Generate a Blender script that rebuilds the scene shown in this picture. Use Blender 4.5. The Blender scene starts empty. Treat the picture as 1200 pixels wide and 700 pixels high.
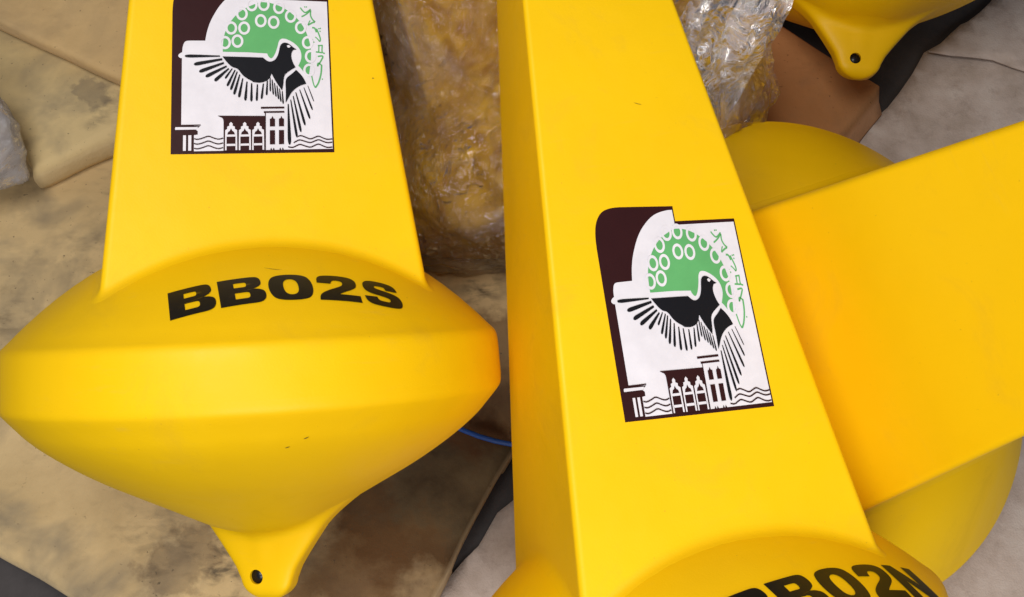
import bpy, bmesh, math, random
from mathutils import Vector, Matrix, noise
from mathutils.geometry import tessellate_polygon

sc = bpy.context.scene
COL = sc.collection
RAD = math.radians

# ------------------------------------------------------------------ camera
PITCH = RAD(66.0)          # looking down this far
RS = 0.30                  # float radius in metres
CAM_H = 5.62 * RS
cam_d = bpy.data.cameras.new('camera')
cam_d.sensor_width = 36.0
cam_d.lens = 36.0
cam_d.clip_start = 0.02
cam_d.clip_end = 60
cam = bpy.data.objects.new('camera', cam_d)
COL.objects.link(cam)
cam.location = (0, 0, CAM_H)
cam.rotation_euler = (math.pi / 2 - PITCH, 0, 0)
sc.camera = cam

# ------------------------------------------------------------------ light
world = bpy.data.worlds.new('World')
sc.world = world
world.use_nodes = True
wb = world.node_tree.nodes['Background']
wb.inputs[0].default_value = (0.72, 0.76, 0.9, 1)
wb.inputs[1].default_value = 0.13


def area(name, loc, target, sx, sy, power, col, spread=180):
    l = bpy.data.lights.new(name, 'AREA')
    l.shape = 'RECTANGLE'
    l.size, l.size_y = sx, sy
    l.energy = power
    l.color = col
    l.spread = RAD(spread)          # narrowed beam so that less light reaches the back
    o = bpy.data.objects.new(name, l)
    COL.objects.link(o)
    o.location = loc
    o.rotation_euler = (Vector(target) - Vector(loc)).to_track_quat('-Z', 'Y').to_euler()
    return o


# unseen soft key overhead, placed to shine down between the towers
area('overhead_key', (-0.55, 0.30, 2.85), (0.0, 0.50, 0.2), 1.2, 1.2, 25, (1.0, 0.97, 0.93), 140)
# unseen fill added behind the camera to brighten the right buoy's float
area('front_fill', (0.35, -1.70, 2.3), (0.15, 0.1, 0.2), 1.8, 1.3, 16, (0.96, 0.97, 1.0), 90)

sc.view_settings.view_transform = 'Standard'
sc.view_settings.look = 'None'
sc.view_settings.exposure = 0.0
sc.view_settings.gamma = 1.0
sc.cycles.max_bounces = 10
sc.cycles.transparent_max_bounces = 16

# ------------------------------------------------------------------ helpers
SP, CP = math.sin(PITCH), math.cos(PITCH)


def c2w(v):
    """camera axes (x right, y down, z ahead; metres) to world"""
    return Vector((v[0], -v[1] * SP + v[2] * CP, CAM_H - v[1] * CP - v[2] * SP))


def at(px, py, z):
    """point of the place seen at that spot of the photograph, at height z"""
    d = c2w(((px - 600) / 1200, (py - 350) / 1200, 1.0)) - Vector((0, 0, CAM_H))
    t = (z - CAM_H) / d.z
    return Vector((0, 0, CAM_H)) + d * t


def tag(o, label=None, cat=None, group=None, kind=None):
    if label: o['label'] = label
    if cat: o['category'] = cat
    if group: o['group'] = group
    if kind: o['kind'] = kind
    return o


def link(name, me, mat, parent=None, smooth=True):
    o = bpy.data.objects.new(name, me)
    COL.objects.link(o)
    if mat is not None and not me.materials:
        me.materials.append(mat)
    if smooth:
        me.polygons.foreach_set('use_smooth', [True] * len(me.polygons))
    if parent is not None:
        o.parent = parent
    return o


def mesh(name, verts, faces):
    me = bpy.data.meshes.new(name)
    me.from_pydata([tuple(v) for v in verts], [], faces)
    me.update()
    return me


def bm_mesh(name, bm):
    me = bpy.data.meshes.new(name)
    bm.to_mesh(me)
    bm.free()
    return me


# ------------------------------------------------------------------ materials
def newmat(name):
    m = bpy.data.materials.new(name)
    m.use_nodes = True
    nt = m.node_tree
    return m, nt, nt.nodes, nt.links, nt.nodes['Principled BSDF']


def ramp(N, pts):
    r = N.new('ShaderNodeValToRGB')
    e = r.color_ramp.elements
    while len(e) < len(pts):
        e.new(0.5)
    for el, (p, c) in zip(e, pts):
        el.position = p
        el.color = (c[0], c[1], c[2], 1) if not isinstance(c, (int, float)) else (c, c, c, 1)
    return r


def nz(N, L, coord, scale, detail=4, rough=0.55, dist=0.0, vec=None):
    n = N.new('ShaderNodeTexNoise')
    n.inputs['Scale'].default_value = scale
    n.inputs['Detail'].default_value = detail
    n.inputs['Roughness'].default_value = rough
    n.inputs['Distortion'].default_value = dist
    if vec is not None:
        mp = N.new('ShaderNodeMapping')
        mp.inputs['Scale'].default_value = vec
        L.new(coord, mp.inputs[0])
        coord = mp.outputs[0]
    L.new(coord, n.inputs['Vector'])
    return n


def mixrgb(N, L, fac, a, b, mode='MIX'):
    m = N.new('ShaderNodeMix')
    m.data_type = 'RGBA'
    m.blend_type = mode
    for sock, v in ((m.inputs[0], fac), (m.inputs[6], a), (m.inputs[7], b)):
        if hasattr(v, 'links') or hasattr(v, 'is_linked'):
            L.new(v, sock)
        elif isinstance(v, (int, float)):
            sock.default_value = v
        else:
            sock.default_value = (v[0], v[1], v[2], 1)
    return m.outputs[2]


def mat_yellow():
    m, nt, N, L, P = newmat('yellow_plastic')
    tc = N.new('ShaderNodeTexCoord').outputs['Object']
    big = nz(N, L, tc, 5.0, 3, 0.6)
    c = ramp(N, [(0.3, (0.89, 0.525, 0.002)), (0.7, (0.93, 0.56, 0.002))])
    L.new(big.outputs[0], c.inputs[0])
    # faint grime that has rubbed on in handling
    g = nz(N, L, tc, 9.0, 8, 0.7, 0.6)
    gr = ramp(N, [(0.56, 0.0), (0.80, 0.26)])
    L.new(g.outputs[0], gr.inputs[0])
    sp = nz(N, L, tc, 210.0, 2, 0.5)
    sr = ramp(N, [(0.74, 0.0), (0.80, 0.35)])
    L.new(sp.outputs[0], sr.inputs[0])
    col = mixrgb(N, L, gr.outputs[0], c.outputs[0], (0.55, 0.30, 0.03))
    col = mixrgb(N, L, sr.outputs[0], col, (0.45, 0.24, 0.02))
    st = nz(N, L, tc, 60.0, 4, 0.6, 0.2, (0.25, 1.0, 2.2))
    str_ = ramp(N, [(0.60, 0.0), (0.74, 0.16)]); L.new(st.outputs[0], str_.inputs[0])
    stm = nz(N, L, tc, 4.0, 2, 0.5)
    stmr = ramp(N, [(0.45, 0.0), (0.62, 1.0)]); L.new(stm.outputs[0], stmr.inputs[0])
    mm_ = N.new('ShaderNodeMath'); mm_.operation = 'MULTIPLY'
    L.new(str_.outputs[0], mm_.inputs[0]); L.new(stmr.outputs[0], mm_.inputs[1])
    col = mixrgb(N, L, mm_.outputs[0], col, (0.62, 0.40, 0.08))
    L.new(col, P.inputs['Base Color'])
    r = ramp(N, [(0.3, 0.38), (0.75, 0.56)])
    L.new(g.outputs[0], r.inputs[0])
    L.new(r.outputs[0], P.inputs['Roughness'])
    P.inputs['IOR'].default_value = 1.46
    P.inputs['Specular IOR Level'].default_value = 0.26
    P.inputs['Subsurface Weight'].default_value = 0.0
    # moulded skin: fine peel plus very slow waviness
    f1 = nz(N, L, tc, 420.0, 2, 0.5)
    f2 = nz(N, L, tc, 16.0, 2, 0.5)
    b1 = N.new('ShaderNodeBump'); b1.inputs['Strength'].default_value = 0.10; b1.inputs['Distance'].default_value = 0.0012
    L.new(f1.outputs[0], b1.inputs['Height'])
    b2 = N.new('ShaderNodeBump'); b2.inputs['Strength'].default_value = 0.16; b2.inputs['Distance'].default_value = 0.006
    L.new(f2.outputs[0], b2.inputs['Height'])
    L.new(b1.outputs[0], b2.inputs['Normal'])
    L.new(b2.outputs[0], P.inputs['Normal'])
    return m


def mat_print(name, col, rough=0.42, spec=0.18):
    m, nt, N, L, P = newmat(name)
    tc = N.new('ShaderNodeTexCoord').outputs['Object']
    a = nz(N, L, tc, 30, 4, 0.6)
    r = ramp(N, [(0.35, tuple(c * 0.90 for c in col)), (0.7, col)])
    L.new(a.outputs[0], r.inputs[0])
    L.new(r.outputs[0], P.inputs['Base Color'])
    P.inputs['Roughness'].default_value = rough
    P.inputs['Specular IOR Level'].default_value = spec
    f = nz(N, L, tc, 60, 2)
    b = N.new('ShaderNodeBump'); b.inputs['Strength'].default_value = 0.08; b.inputs['Distance'].default_value = 0.002
    L.new(f.outputs[0], b.inputs['Height']); L.new(b.outputs[0], P.inputs['Normal'])
    return m


def mat_foam(name, light, mid, dark, seed, stain=0.5, ztop_=0.1, blots=()):
    m, nt, N, L, P = newmat(name)
    pos = N.new('ShaderNodeNewGeometry').outputs['Position']
    mp = N.new('ShaderNodeMapping'); mp.inputs['Location'].default_value = (seed * 3.1, seed * 1.7, seed)
    L.new(pos, mp.inputs[0]); tc = mp.outputs[0]
    a = nz(N, L, tc, 4.0, 5, 0.6, 0.3)
    c = ramp(N, [(0.34, mid), (0.60, light)])
    L.new(a.outputs[0], c.inputs[0])
    # grey hand and shoe grime in broad soft clouds
    g = nz(N, L, tc, 6.5, 4, 0.6, 0.4)
    gr = ramp(N, [(0.46, 0.0), (0.66, stain * 0.75)]); L.new(g.outputs[0], gr.inputs[0])
    col = mixrgb(N, L, gr.outputs[0], c.outputs[0], tuple(0.5 * v + 0.5 * w for v, w in zip(dark, (0.26, 0.22, 0.16))))
    # darker smears in patches
    s1 = nz(N, L, tc, 5.0, 4, 0.55, 0.2)
    r1 = ramp(N, [(0.50, 0.0), (0.66, 1.0)]); L.new(s1.outputs[0], r1.inputs[0])
    s2 = nz(N, L, tc, 26.0, 4, 0.55, 0.3, (1.0, 2.0, 1.0))
    r2 = ramp(N, [(0.44, 0.0), (0.66, 1.0)]); L.new(s2.outputs[0], r2.inputs[0])
    mu = N.new('ShaderNodeMath'); mu.operation = 'MULTIPLY'
    L.new(r1.outputs[0], mu.inputs[0]); L.new(r2.outputs[0], mu.inputs[1])
    mu2 = N.new('ShaderNodeMath'); mu2.operation = 'MULTIPLY'; mu2.inputs[1].default_value = stain
    L.new(mu.outputs[0], mu2.inputs[0])
    col = mixrgb(N, L, mu2.outputs[0], col, dark)
    # stains with an outline of their own, some spread to paint shade
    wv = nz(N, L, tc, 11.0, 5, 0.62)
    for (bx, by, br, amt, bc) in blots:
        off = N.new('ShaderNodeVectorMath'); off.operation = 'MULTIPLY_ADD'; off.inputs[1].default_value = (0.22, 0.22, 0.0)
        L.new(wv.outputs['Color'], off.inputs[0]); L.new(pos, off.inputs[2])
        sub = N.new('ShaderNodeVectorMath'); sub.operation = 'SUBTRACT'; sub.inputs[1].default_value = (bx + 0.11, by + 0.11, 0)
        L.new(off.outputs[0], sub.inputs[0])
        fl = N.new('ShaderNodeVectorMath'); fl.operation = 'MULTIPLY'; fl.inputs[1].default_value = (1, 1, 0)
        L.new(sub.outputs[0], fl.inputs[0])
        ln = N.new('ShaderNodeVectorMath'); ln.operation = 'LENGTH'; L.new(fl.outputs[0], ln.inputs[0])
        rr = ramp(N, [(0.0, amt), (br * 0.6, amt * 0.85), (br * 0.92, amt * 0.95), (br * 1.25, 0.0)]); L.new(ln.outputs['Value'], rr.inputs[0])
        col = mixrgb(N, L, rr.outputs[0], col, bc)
    # the cut sides have stayed clean
    sx_ = N.new('ShaderNodeSeparateXYZ'); L.new(pos, sx_.inputs[0])
    mr = N.new('ShaderNodeMapRange'); mr.inputs['From Min'].default_value = ztop_ - 0.016; mr.inputs['From Max'].default_value = ztop_ - 0.006
    mr.inputs['To Min'].default_value = 0.65; mr.inputs['To Max'].default_value = 0.0
    L.new(sx_.outputs['Z'], mr.inputs['Value'])
    col = mixrgb(N, L, mr.outputs[0], col, tuple(min(0.75, v * 1.0 + 0.08) for v in light))
    # specks and crumbs of dirt
    s3 = nz(N, L, tc, 120.0, 3, 0.6)
    r3 = ramp(N, [(0.67, 0.0), (0.76, 0.8)]); L.new(s3.outputs[0], r3.inputs[0])
    col = mixrgb(N, L, r3.outputs[0], col, tuple(v * 0.55 for v in dark))
    L.new(col, P.inputs['Base Color'])
    P.inputs['Roughness'].default_value = 0.85
    P.inputs['Specular IOR Level'].default_value = 0.25
    f = nz(N, L, tc, 90, 5, 0.65)
    f2 = nz(N, L, tc, 14, 3, 0.5, 0.0)
    ad = N.new('ShaderNodeMath'); ad.operation = 'MULTIPLY_ADD'; ad.inputs[1].default_value = 3.0
    L.new(f2.outputs[0], ad.inputs[0]); L.new(f.outputs[0], ad.inputs[2])
    b = N.new('ShaderNodeBump'); b.inputs['Strength'].default_value = 0.35; b.inputs['Distance'].default_value = 0.003
    L.new(ad.outputs[0], b.inputs['Height']); L.new(b.outputs[0], P.inputs['Normal'])
    return m


def mat_floor():
    m, nt, N, L, P = newmat('dark_concrete')
    tc = N.new('ShaderNodeNewGeometry').outputs['Position']
    a = nz(N, L, tc, 6, 6, 0.65)
    c = ramp(N, [(0.3, (0.030, 0.025, 0.024)), (0.7, (0.07, 0.06, 0.058))])
    L.new(a.outputs[0], c.inputs[0]); L.new(c.outputs[0], P.inputs['Base Color'])
    P.inputs['Roughness'].default_value = 0.8
    b = N.new('ShaderNodeBump'); b.inputs['Strength'].default_value = 0.3; b.inputs['Distance'].default_value = 0.004
    f = nz(N, L, tc, 70, 6, 0.7); L.new(f.outputs[0], b.inputs['Height']); L.new(b.outputs[0], P.inputs['Normal'])
    return m


def mat_sheet():
    m, nt, N, L, P = newmat('canvas')
    tc = N.new('ShaderNodeNewGeometry').outputs['Position']
    a = nz(N, L, tc, 7, 5, 0.65, 0.1)
    c = ramp(N, [(0.30, (0.34, 0.265, 0.21)), (0.52, (0.49, 0.40, 0.345)), (0.72, (0.60, 0.52, 0.46))])
    L.new(a.outputs[0], c.inputs[0])
    s = nz(N, L, tc, 34, 6, 0.7, 0.15)
    r = ramp(N, [(0.52, 0.0), (0.74, 0.45)]); L.new(s.outputs[0], r.inputs[0])
    col = mixrgb(N, L, r.outputs[0], c.outputs[0], (0.22, 0.155, 0.12))
    L.new(col, P.inputs['Base Color'])
    P.inputs['Roughness'].default_value = 0.9
    P.inputs['Specular IOR Level'].default_value = 0.2
    b = N.new('ShaderNodeBump'); b.inputs['Strength'].default_value = 0.5; b.inputs['Distance'].default_value = 0.003
    f = nz(N, L, tc, 260, 4, 0.7); L.new(f.outputs[0], b.inputs['Height']); L.new(b.outputs[0], P.inputs['Normal'])
    return m


def mat_film(name='stretch_film', milk=0.0):
    m, nt, N, L, P = newmat(name)
    N.remove(P)
    out = N['Material Output']
    tc = N.new('ShaderNodeNewGeometry').outputs['Position']
    # creases: warped ridges drawn out along the pull of the film
    wr = nz(N, L, tc, 7, 3, 0.5)
    mv = N.new('ShaderNodeVectorMath'); mv.operation = 'MULTIPLY_ADD'; mv.inputs[1].default_value = (0.22, 0.22, 0.22)
    L.new(wr.outputs['Color'], mv.inputs[0]); L.new(tc, mv.inputs[2])
    rot = N.new('ShaderNodeMapping'); rot.inputs['Rotation'].default_value = (0.3, 0.2, -0.75)
    L.new(mv.outputs[0], rot.inputs[0])
    w1 = nz(N, L, rot.outputs[0], 30, 5, 0.6, 0.3, (0.30, 2.0, 1.0)); w1.noise_type = 'RIDGED_MULTIFRACTAL'
    w2 = nz(N, L, rot.outputs[0], 75, 4, 0.65, 0.4, (0.4, 1.8, 1.0))
    h2 = N.new('ShaderNodeMath'); h2.operation = 'MULTIPLY_ADD'; h2.inputs[1].default_value = 0.55
    L.new(w2.outputs[0], h2.inputs[0]); L.new(w1.outputs[0], h2.inputs[2])
    b = N.new('ShaderNodeBump'); b.inputs['Strength'].default_value = 1.0; b.inputs['Distance'].default_value = 0.016
    L.new(h2.outputs[0], b.inputs['Height'])
    # crumpled facets: shards of film each tilted its own way
    nb = b.outputs[0]
    for sc_, am in ((34, 0.8), (90, 0.9)):
        mpv = N.new('ShaderNodeMapping'); mpv.inputs['Scale'].default_value = (0.45, 1.5, 1.0)
        L.new(rot.outputs[0], mpv.inputs[0])
        vo = N.new('ShaderNodeTexVoronoi'); vo.inputs['Scale'].default_value = sc_
        L.new(mpv.outputs[0], vo.inputs['Vector'])
        cs = N.new('ShaderNodeVectorMath'); cs.operation = 'SUBTRACT'; cs.inputs[1].default_value = (0.5, 0.5, 0.5)
        L.new(vo.outputs['Color'], cs.inputs[0])
        ma = N.new('ShaderNodeVectorMath'); ma.operation = 'MULTIPLY_ADD'; ma.inputs[1].default_value = (am, am, am)
        L.new(cs.outputs[0], ma.inputs[0]); L.new(nb, ma.inputs[2])
        no_ = N.new('ShaderNodeVectorMath'); no_.operation = 'NORMALIZE'; L.new(ma.outputs[0], no_.inputs[0])
        nb = no_.outputs[0]
    gl = N.new('ShaderNodeBsdfGlossy'); gl.inputs['Roughness'].default_value = 0.06
    gl.inputs['Color'].default_value = (1, 1, 1, 1)
    L.new(nb, gl.inputs['Normal'])
    tr = N.new('ShaderNodeBsdfTransparent'); tr.inputs['Color'].default_value = (0.97, 0.96, 0.95, 1)
    df = N.new('ShaderNodeBsdfDiffuse'); df.inputs['Color'].default_value = (0.74, 0.70, 0.72, 1)
    tl = N.new('ShaderNodeBsdfTranslucent'); tl.inputs['Color'].default_value = (0.72, 0.70, 0.72, 1)
    mx0 = N.new('ShaderNodeMixShader'); mx0.inputs[0].default_value = 0.3
    L.new(df.outputs[0], mx0.inputs[1]); L.new(tl.outputs[0], mx0.inputs[2])
    # how many layers of film lie over one another: milky where many
    k = nz(N, L, tc, 5.5, 5, 0.6, 0.8)
    kr = ramp(N, [(0.38, 0.01 + milk), (0.54, 0.07 + milk), (0.70, 0.30 + milk)]); L.new(k.outputs[0], kr.inputs[0])
    cr = ramp(N, [(0.62, 0.0), (0.95, 0.30)]); L.new(w1.outputs[0], cr.inputs[0])
    ad = N.new('ShaderNodeMath'); ad.operation = 'ADD'; ad.use_clamp = True
    L.new(kr.outputs[0], ad.inputs[0]); L.new(cr.outputs[0], ad.inputs[1])
    mx1 = N.new('ShaderNodeMixShader')
    L.new(ad.outputs[0], mx1.inputs[0]); L.new(tr.outputs[0], mx1.inputs[1]); L.new(mx0.outputs[0], mx1.inputs[2])
    lw = N.new('ShaderNodeFresnel'); lw.inputs['IOR'].default_value = 1.5
    L.new(nb, lw.inputs['Normal'])
    mx2 = N.new('ShaderNodeMixShader')
    fb = N.new('ShaderNodeMath'); fb.operation = 'MULTIPLY_ADD'; fb.inputs[1].default_value = 1.2; fb.inputs[2].default_value = 0.03; fb.use_clamp = True
    L.new(lw.outputs[0], fb.inputs[0]); L.new(fb.outputs[0], mx2.inputs[0]); L.new(mx1.outputs[0], mx2.inputs[1]); L.new(gl.outputs[0], mx2.inputs[2])
    L.new(mx2.outputs[0], out.inputs['Surface'])
    return m


YELLOW = mat_yellow()
RUBBER = mat_print('black_rubber', (0.006, 0.006, 0.008), 0.35, 0.5)
MAROON = mat_print('maroon_ink', (0.032, 0.007, 0.008))
WHITE = mat_print('white_ink', (0.80, 0.76, 0.80))
GREEN = mat_print('green_ink', (0.13, 0.43, 0.15))
BLACK = mat_print('black_ink', (0.008, 0.008, 0.011))
LETTER = mat_print('black_letter_vinyl', (0.008, 0.006, 0.004), 0.34, 0.4)
FLOOR = mat_floor()
SHEET = mat_sheet()
FILM = mat_film('stretch_film', 0.02)
FILM_MILKY = mat_film('milky_film', 0.42)
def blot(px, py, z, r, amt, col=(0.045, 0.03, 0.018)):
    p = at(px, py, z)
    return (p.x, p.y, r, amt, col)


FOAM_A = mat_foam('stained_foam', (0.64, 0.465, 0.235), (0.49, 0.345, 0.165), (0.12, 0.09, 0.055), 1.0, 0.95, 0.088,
                  [blot(505, 565, 0.088, 0.14, 0.93, (0.022, 0.010, 0.004)), blot(215, 650, 0.088, 0.05, 0.45, (0.10, 0.06, 0.035)), blot(410, 640, 0.088, 0.10, 0.7, (0.075, 0.032, 0.010)), blot(450, 700, 0.088, 0.12, 0.55, (0.14, 0.065, 0.02)),  # dark brown blots: a real stain, enlarged to paint the gap's shade
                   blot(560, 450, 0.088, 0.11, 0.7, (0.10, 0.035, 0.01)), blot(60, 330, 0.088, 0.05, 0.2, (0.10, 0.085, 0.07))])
FOAM_B = mat_foam('pale_foam', (0.66, 0.50, 0.25), (0.53, 0.39, 0.185), (0.14, 0.11, 0.08), 2.3, 0.75, 0.150,
                  [blot(105, 105, 0.15, 0.035, 0.5, (0.15, 0.12, 0.09))])
FOAM_C = mat_foam('peach_foam', (0.66, 0.45, 0.21), (0.56, 0.37, 0.165), (0.20, 0.12, 0.07), 4.1, 0.4, 0.19)
FOAM_D = mat_foam('tan_foam', (0.50, 0.235, 0.09), (0.40, 0.18, 0.065), (0.12, 0.07, 0.04), 6.2, 0.35, 0.055)
m_, nt_, N_, L_, P_ = newmat('blue_strap')
P_.inputs['Base Color'].default_value = (0.01, 0.07, 0.32, 1)
P_.inputs['Roughness'].default_value = 0.5
BLUE = m_

# ------------------------------------------------------------------ the setting
n = 60
fv, ff = [], []
for j in range(n + 1):
    for i in range(n + 1):
        x = -4 + 8 * i / n
        y = -2.0 + 8 * j / n
        fv.append((x, y, 0.0))
for j in range(n):
    for i in range(n):
        a = j * (n + 1) + i
        ff.append((a, a + 1, a + n + 2, a + n + 1))
floor = link('floor', mesh('floor', fv, ff), FLOOR)
tag(floor, 'dark concrete floor under the foam pads', kind='structure')


def fill_grid(name, poly, step, hfun, mat, thick):
    """flat cloth with an outline, cut into a grid and given height"""
    bm = bmesh.new()
    vs = [bm.verts.new((p.x, p.y, 0)) for p in poly]
    bm.faces.new(vs)
    xs = [p.x for p in poly]; ys = [p.y for p in poly]
    for ax, lo, hi in ((0, min(xs), max(xs)), (1, min(ys), max(ys))):
        k = lo + step
        while k < hi:
            no = (1, 0, 0) if ax == 0 else (0, 1, 0)
            co = (k, 0, 0) if ax == 0 else (0, k, 0)
            bmesh.ops.bisect_plane(bm, geom=bm.verts[:] + bm.edges[:] + bm.faces[:], plane_co=co, plane_no=no)
            k += step
    bmesh.ops.triangulate(bm, faces=bm.faces[:])
    for v in bm.verts:
        v.co.z = hfun(v.co.x, v.co.y)
    bmesh.ops.recalc_face_normals(bm, faces=bm.faces[:])
    if bm.faces and sum(f.normal.z for f in bm.faces) < 0:
        bmesh.ops.reverse_faces(bm, faces=bm.faces[:])
    o = link(name, bm_mesh(name, bm), mat)
    s = o.modifiers.new('thick', 'SOLIDIFY'); s.thickness = thick; s.offset = 1
    return o


def rough_edge(pts, seed, amp=0.006, step=0.03):
    out = []
    for a, b in zip(pts, pts[1:] + pts[:1]):
        d = b - a
        k = max(1, int(d.length / step))
        nrm = Vector((-d.y, d.x, 0)).normalized()
        for i in range(k):
            p = a + d * (i / k)
            out.append(p + nrm * (noise.noise(p * 13 + Vector((seed, 0, 0))) * amp * 2))
    return out


sh = [at(*q, 0) for q in [(1185, -18), (1140, 25), (1102, 54), (1080, 64), (1066, 90), (1052, 112), (1035, 128), (1000, 160),
                          (930, 240), (800, 380), (640, 540), (560, 640), (470, 760), (560, 900), (1450, 900), (1500, 300), (1480, -18)]]
sheet = fill_grid('dust_sheet', rough_edge(sh, 3.0), 0.035,
                  lambda x, y: 0.006 + 0.004 * noise.noise(Vector((x * 5, y * 3, 0))) + 0.003 * abs(noise.noise(Vector((x * 11 + y * 6, y * 4, 4)))), SHEET, 0.002)
tag(sheet, 'pale grey canvas dust sheet spread on the floor at the right', 'dust sheet')
sh2 = [at(*q, 0.02) for q in [(1088, 60), (1140, 66), (1210, 82), (1330, 105), (1500, 110), (1500, -22), (1190, -22), (1135, 24)]]
sheet2 = fill_grid('dust_sheet', rough_edge(sh2, 9.0), 0.035,
                   lambda x, y: 0.017 + 0.004 * noise.noise(Vector((x * 6, y * 4, 7))), SHEET, 0.003)
tag(sheet2, 'second darker canvas sheet folded over the first in the top right corner', 'dust sheet')


# ------------------------------------------------------------------ foam pads
def pad(name, label, corner, u, v, lu, lv, z0, z1, mat, seed, rnd=0.016, wob=0.006, tears=(), slant=0.0, group='foam pads stacked on the floor'):
    """foam pad: rounded slab with a soft uneven skin; u, v edge directions on the floor"""
    u = Vector((u.x, u.y, 0)).normalized(); v = Vector((v.x, v.y, 0)).normalized()
    stp = 0.022
    nu, nv = max(4, int(lu / stp)), max(4, int(lv / stp))
    # loop of (inset, height) from the lower edge over the top edge
    t = z1 - z0
    rn = min(rnd, t * 0.45)
    rings = [(rn, 0.0), (rn * 0.3, rn * 0.3), (0, rn), (0, t * 0.5), (0, t - rn), (rn * 0.13, t - rn * 0.5), (rn * 0.45, t - rn * 0.14), (rn, t)]
    per = []
    for i in range(nu): per.append((i / nu * lu, 0.0, 0, -1))
    for j in range(nv): per.append((lu, j / nv * lv, 1, 0))
    for i in range(nu): per.append((lu - i / nu * lu, lv, 0, 1))
    for j in range(nv): per.append((0.0, lv - j / nv * lv, -1, 0))
    verts, faces = [], []

    def skin(a, b, h):
        p = corner + u * a + v * b
        q = Vector((p.x * 4 + seed * 7, p.y * 4, h * 6))
        e = noise.noise(q) * wob + noise.noise(q * 3.1) * wob * 0.4
        return p, e

    for ins, h in rings:
        for a, b, nx, ny in per:
            aa = min(max(a, ins), lu - ins); bb = min(max(b, ins), lv - ins)
            p, e = skin(aa, bb, h)
            edge = e * 1.2 * (1 - ins / rn if h > t * 0.5 else 1)
            for (ta, tb, tr, td) in tears:      # torn bites out of the lower edge
                dd = math.hypot(aa - ta, bb - tb) / tr
                if dd < 1 and h < t * 0.7:
                    edge -= td * (1 - dd * dd) * (0.75 + 0.5 * noise.noise(p * 60))
            p = p + (u * nx + v * ny) * edge
            if nx == -1: p = p - u * slant * (1 - h / t)
            verts.append((p.x, p.y, z0 + h + (e * 0.7 if h > t * 0.6 else 0)))
    m = len(per)
    for r in range(len(rings) - 1):
        for i in range(m):
            j = (i + 1) % m
            faces.append((r * m + i, r * m + j, (r + 1) * m + j, (r + 1) * m + i))
    # top grid
    base = len(verts)
    idx = {}
    last = (len(rings) - 1) * m
    for j in range(nv + 1):
        for i in range(nu + 1):
            if j == 0: k = last + (i if i < nu else nu)
            elif i == nu: k = last + nu + j if j < nv else last + nu + nv
            elif j == nv: k = last + nu + nv + (nu - i)
            elif i == 0: k = last + nu + nv + nu + (nv - j)
            else:
                a = min(max(i / nu * lu, rn), lu - rn); b = min(max(j / nv * lv, rn), lv - rn)
                p, e = skin(a, b, t)
                k = len(verts); verts.append((p.x, p.y, z0 + t + e * 0.7))
            if k >= last + m: k = k if k >= base else last + (k - last) % m
            idx[i, j] = k
    for j in range(nv):
        for i in range(nu):
            faces.append((idx[i, j], idx[i + 1, j], idx[i + 1, j + 1], idx[i, j + 1]))
    faces.append(tuple(range(m))[::-1])
    me = mesh(name, verts, faces)
    bm = bmesh.new(); bm.from_mesh(me)
    bmesh.ops.recalc_face_normals(bm, faces=bm.faces[:]); bm.to_mesh(me); bm.free()
    o = link(name, me, mat)
    return tag(o, label, 'foam pad', group)


# big stained pad under the left buoy: its near corner lies below the frame
ZA = 0.088
e1a, e1b = at(0, 655, ZA), at(75, 700, ZA)
e2a, e2b = at(597, 572, ZA), at(511, 692, ZA)
du = (e1b - e1a).normalized()                 # along the near left edge, towards the near corner
dv = Vector((-du.y, du.x, 0))                 # away from the camera, to the right
# near corner = crossing of the near left edge and the near right edge
tt = (e2b - e1a).dot(du)
nearc = e1a + du * tt
nearc = e1a + du * ((e2b - e1a).dot(du))
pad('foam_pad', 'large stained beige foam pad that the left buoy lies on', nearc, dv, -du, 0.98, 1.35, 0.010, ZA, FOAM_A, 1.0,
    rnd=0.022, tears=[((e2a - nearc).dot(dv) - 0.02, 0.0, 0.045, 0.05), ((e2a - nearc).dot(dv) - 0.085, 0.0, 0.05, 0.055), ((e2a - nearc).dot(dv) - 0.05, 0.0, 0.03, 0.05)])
# pad behind, at the left
b0 = at(36, 208, 0.15); b1 = at(130, 161, 0.15)
ub = (b1 - b0).normalized(); vb = Vector((-ub.y, ub.x, 0))
pad('foam_pad', 'yellowish foam pad with grey smudges, left of the left tower', b0, ub, vb, 0.62, 0.62, ZA - 0.002, 0.152, FOAM_B, 3.0, rnd=0.02)
c0 = at(-40, 10, 0.19); c1 = at(140, 93, 0.19)
uc = (c1 - c0).normalized(); vc = Vector((-uc.y, uc.x, 0))
pad('foam_pad', 'peach foam pad in the top left corner behind the others', c0 - uc * 0.35, uc, vc, 1.0, 0.7, 0.153, 0.192, FOAM_C, 4.0, rnd=0.012)
# tan pad at the back right
d0 = at(1031, 101, 0.055); d1 = at(986, 155, 0.055)
ud = (d1 - d0).normalized(); vd = Vector((ud.y, -ud.x, 0))
pad('foam_pad', 'tan foam pad whose cut end shows below the hanging lug', d0, vd, ud, 1.05, 0.62, 0.012, 0.055, FOAM_D, 5.0, rnd=0.006, wob=0.004, slant=0.035)


# ------------------------------------------------------------------ buoys
# shape of the float, radius 1
RU, ZU, ZL, S1, S2, W0, D0 = 0.9923, 0.1177, 0.1077, 1.1065, -0.7099, 0.6371, 0.5728
ZTOP = 3.1


def ztop(r):
    u = RU - r
    return ZU + S1 * u + S2 * u * u


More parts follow.
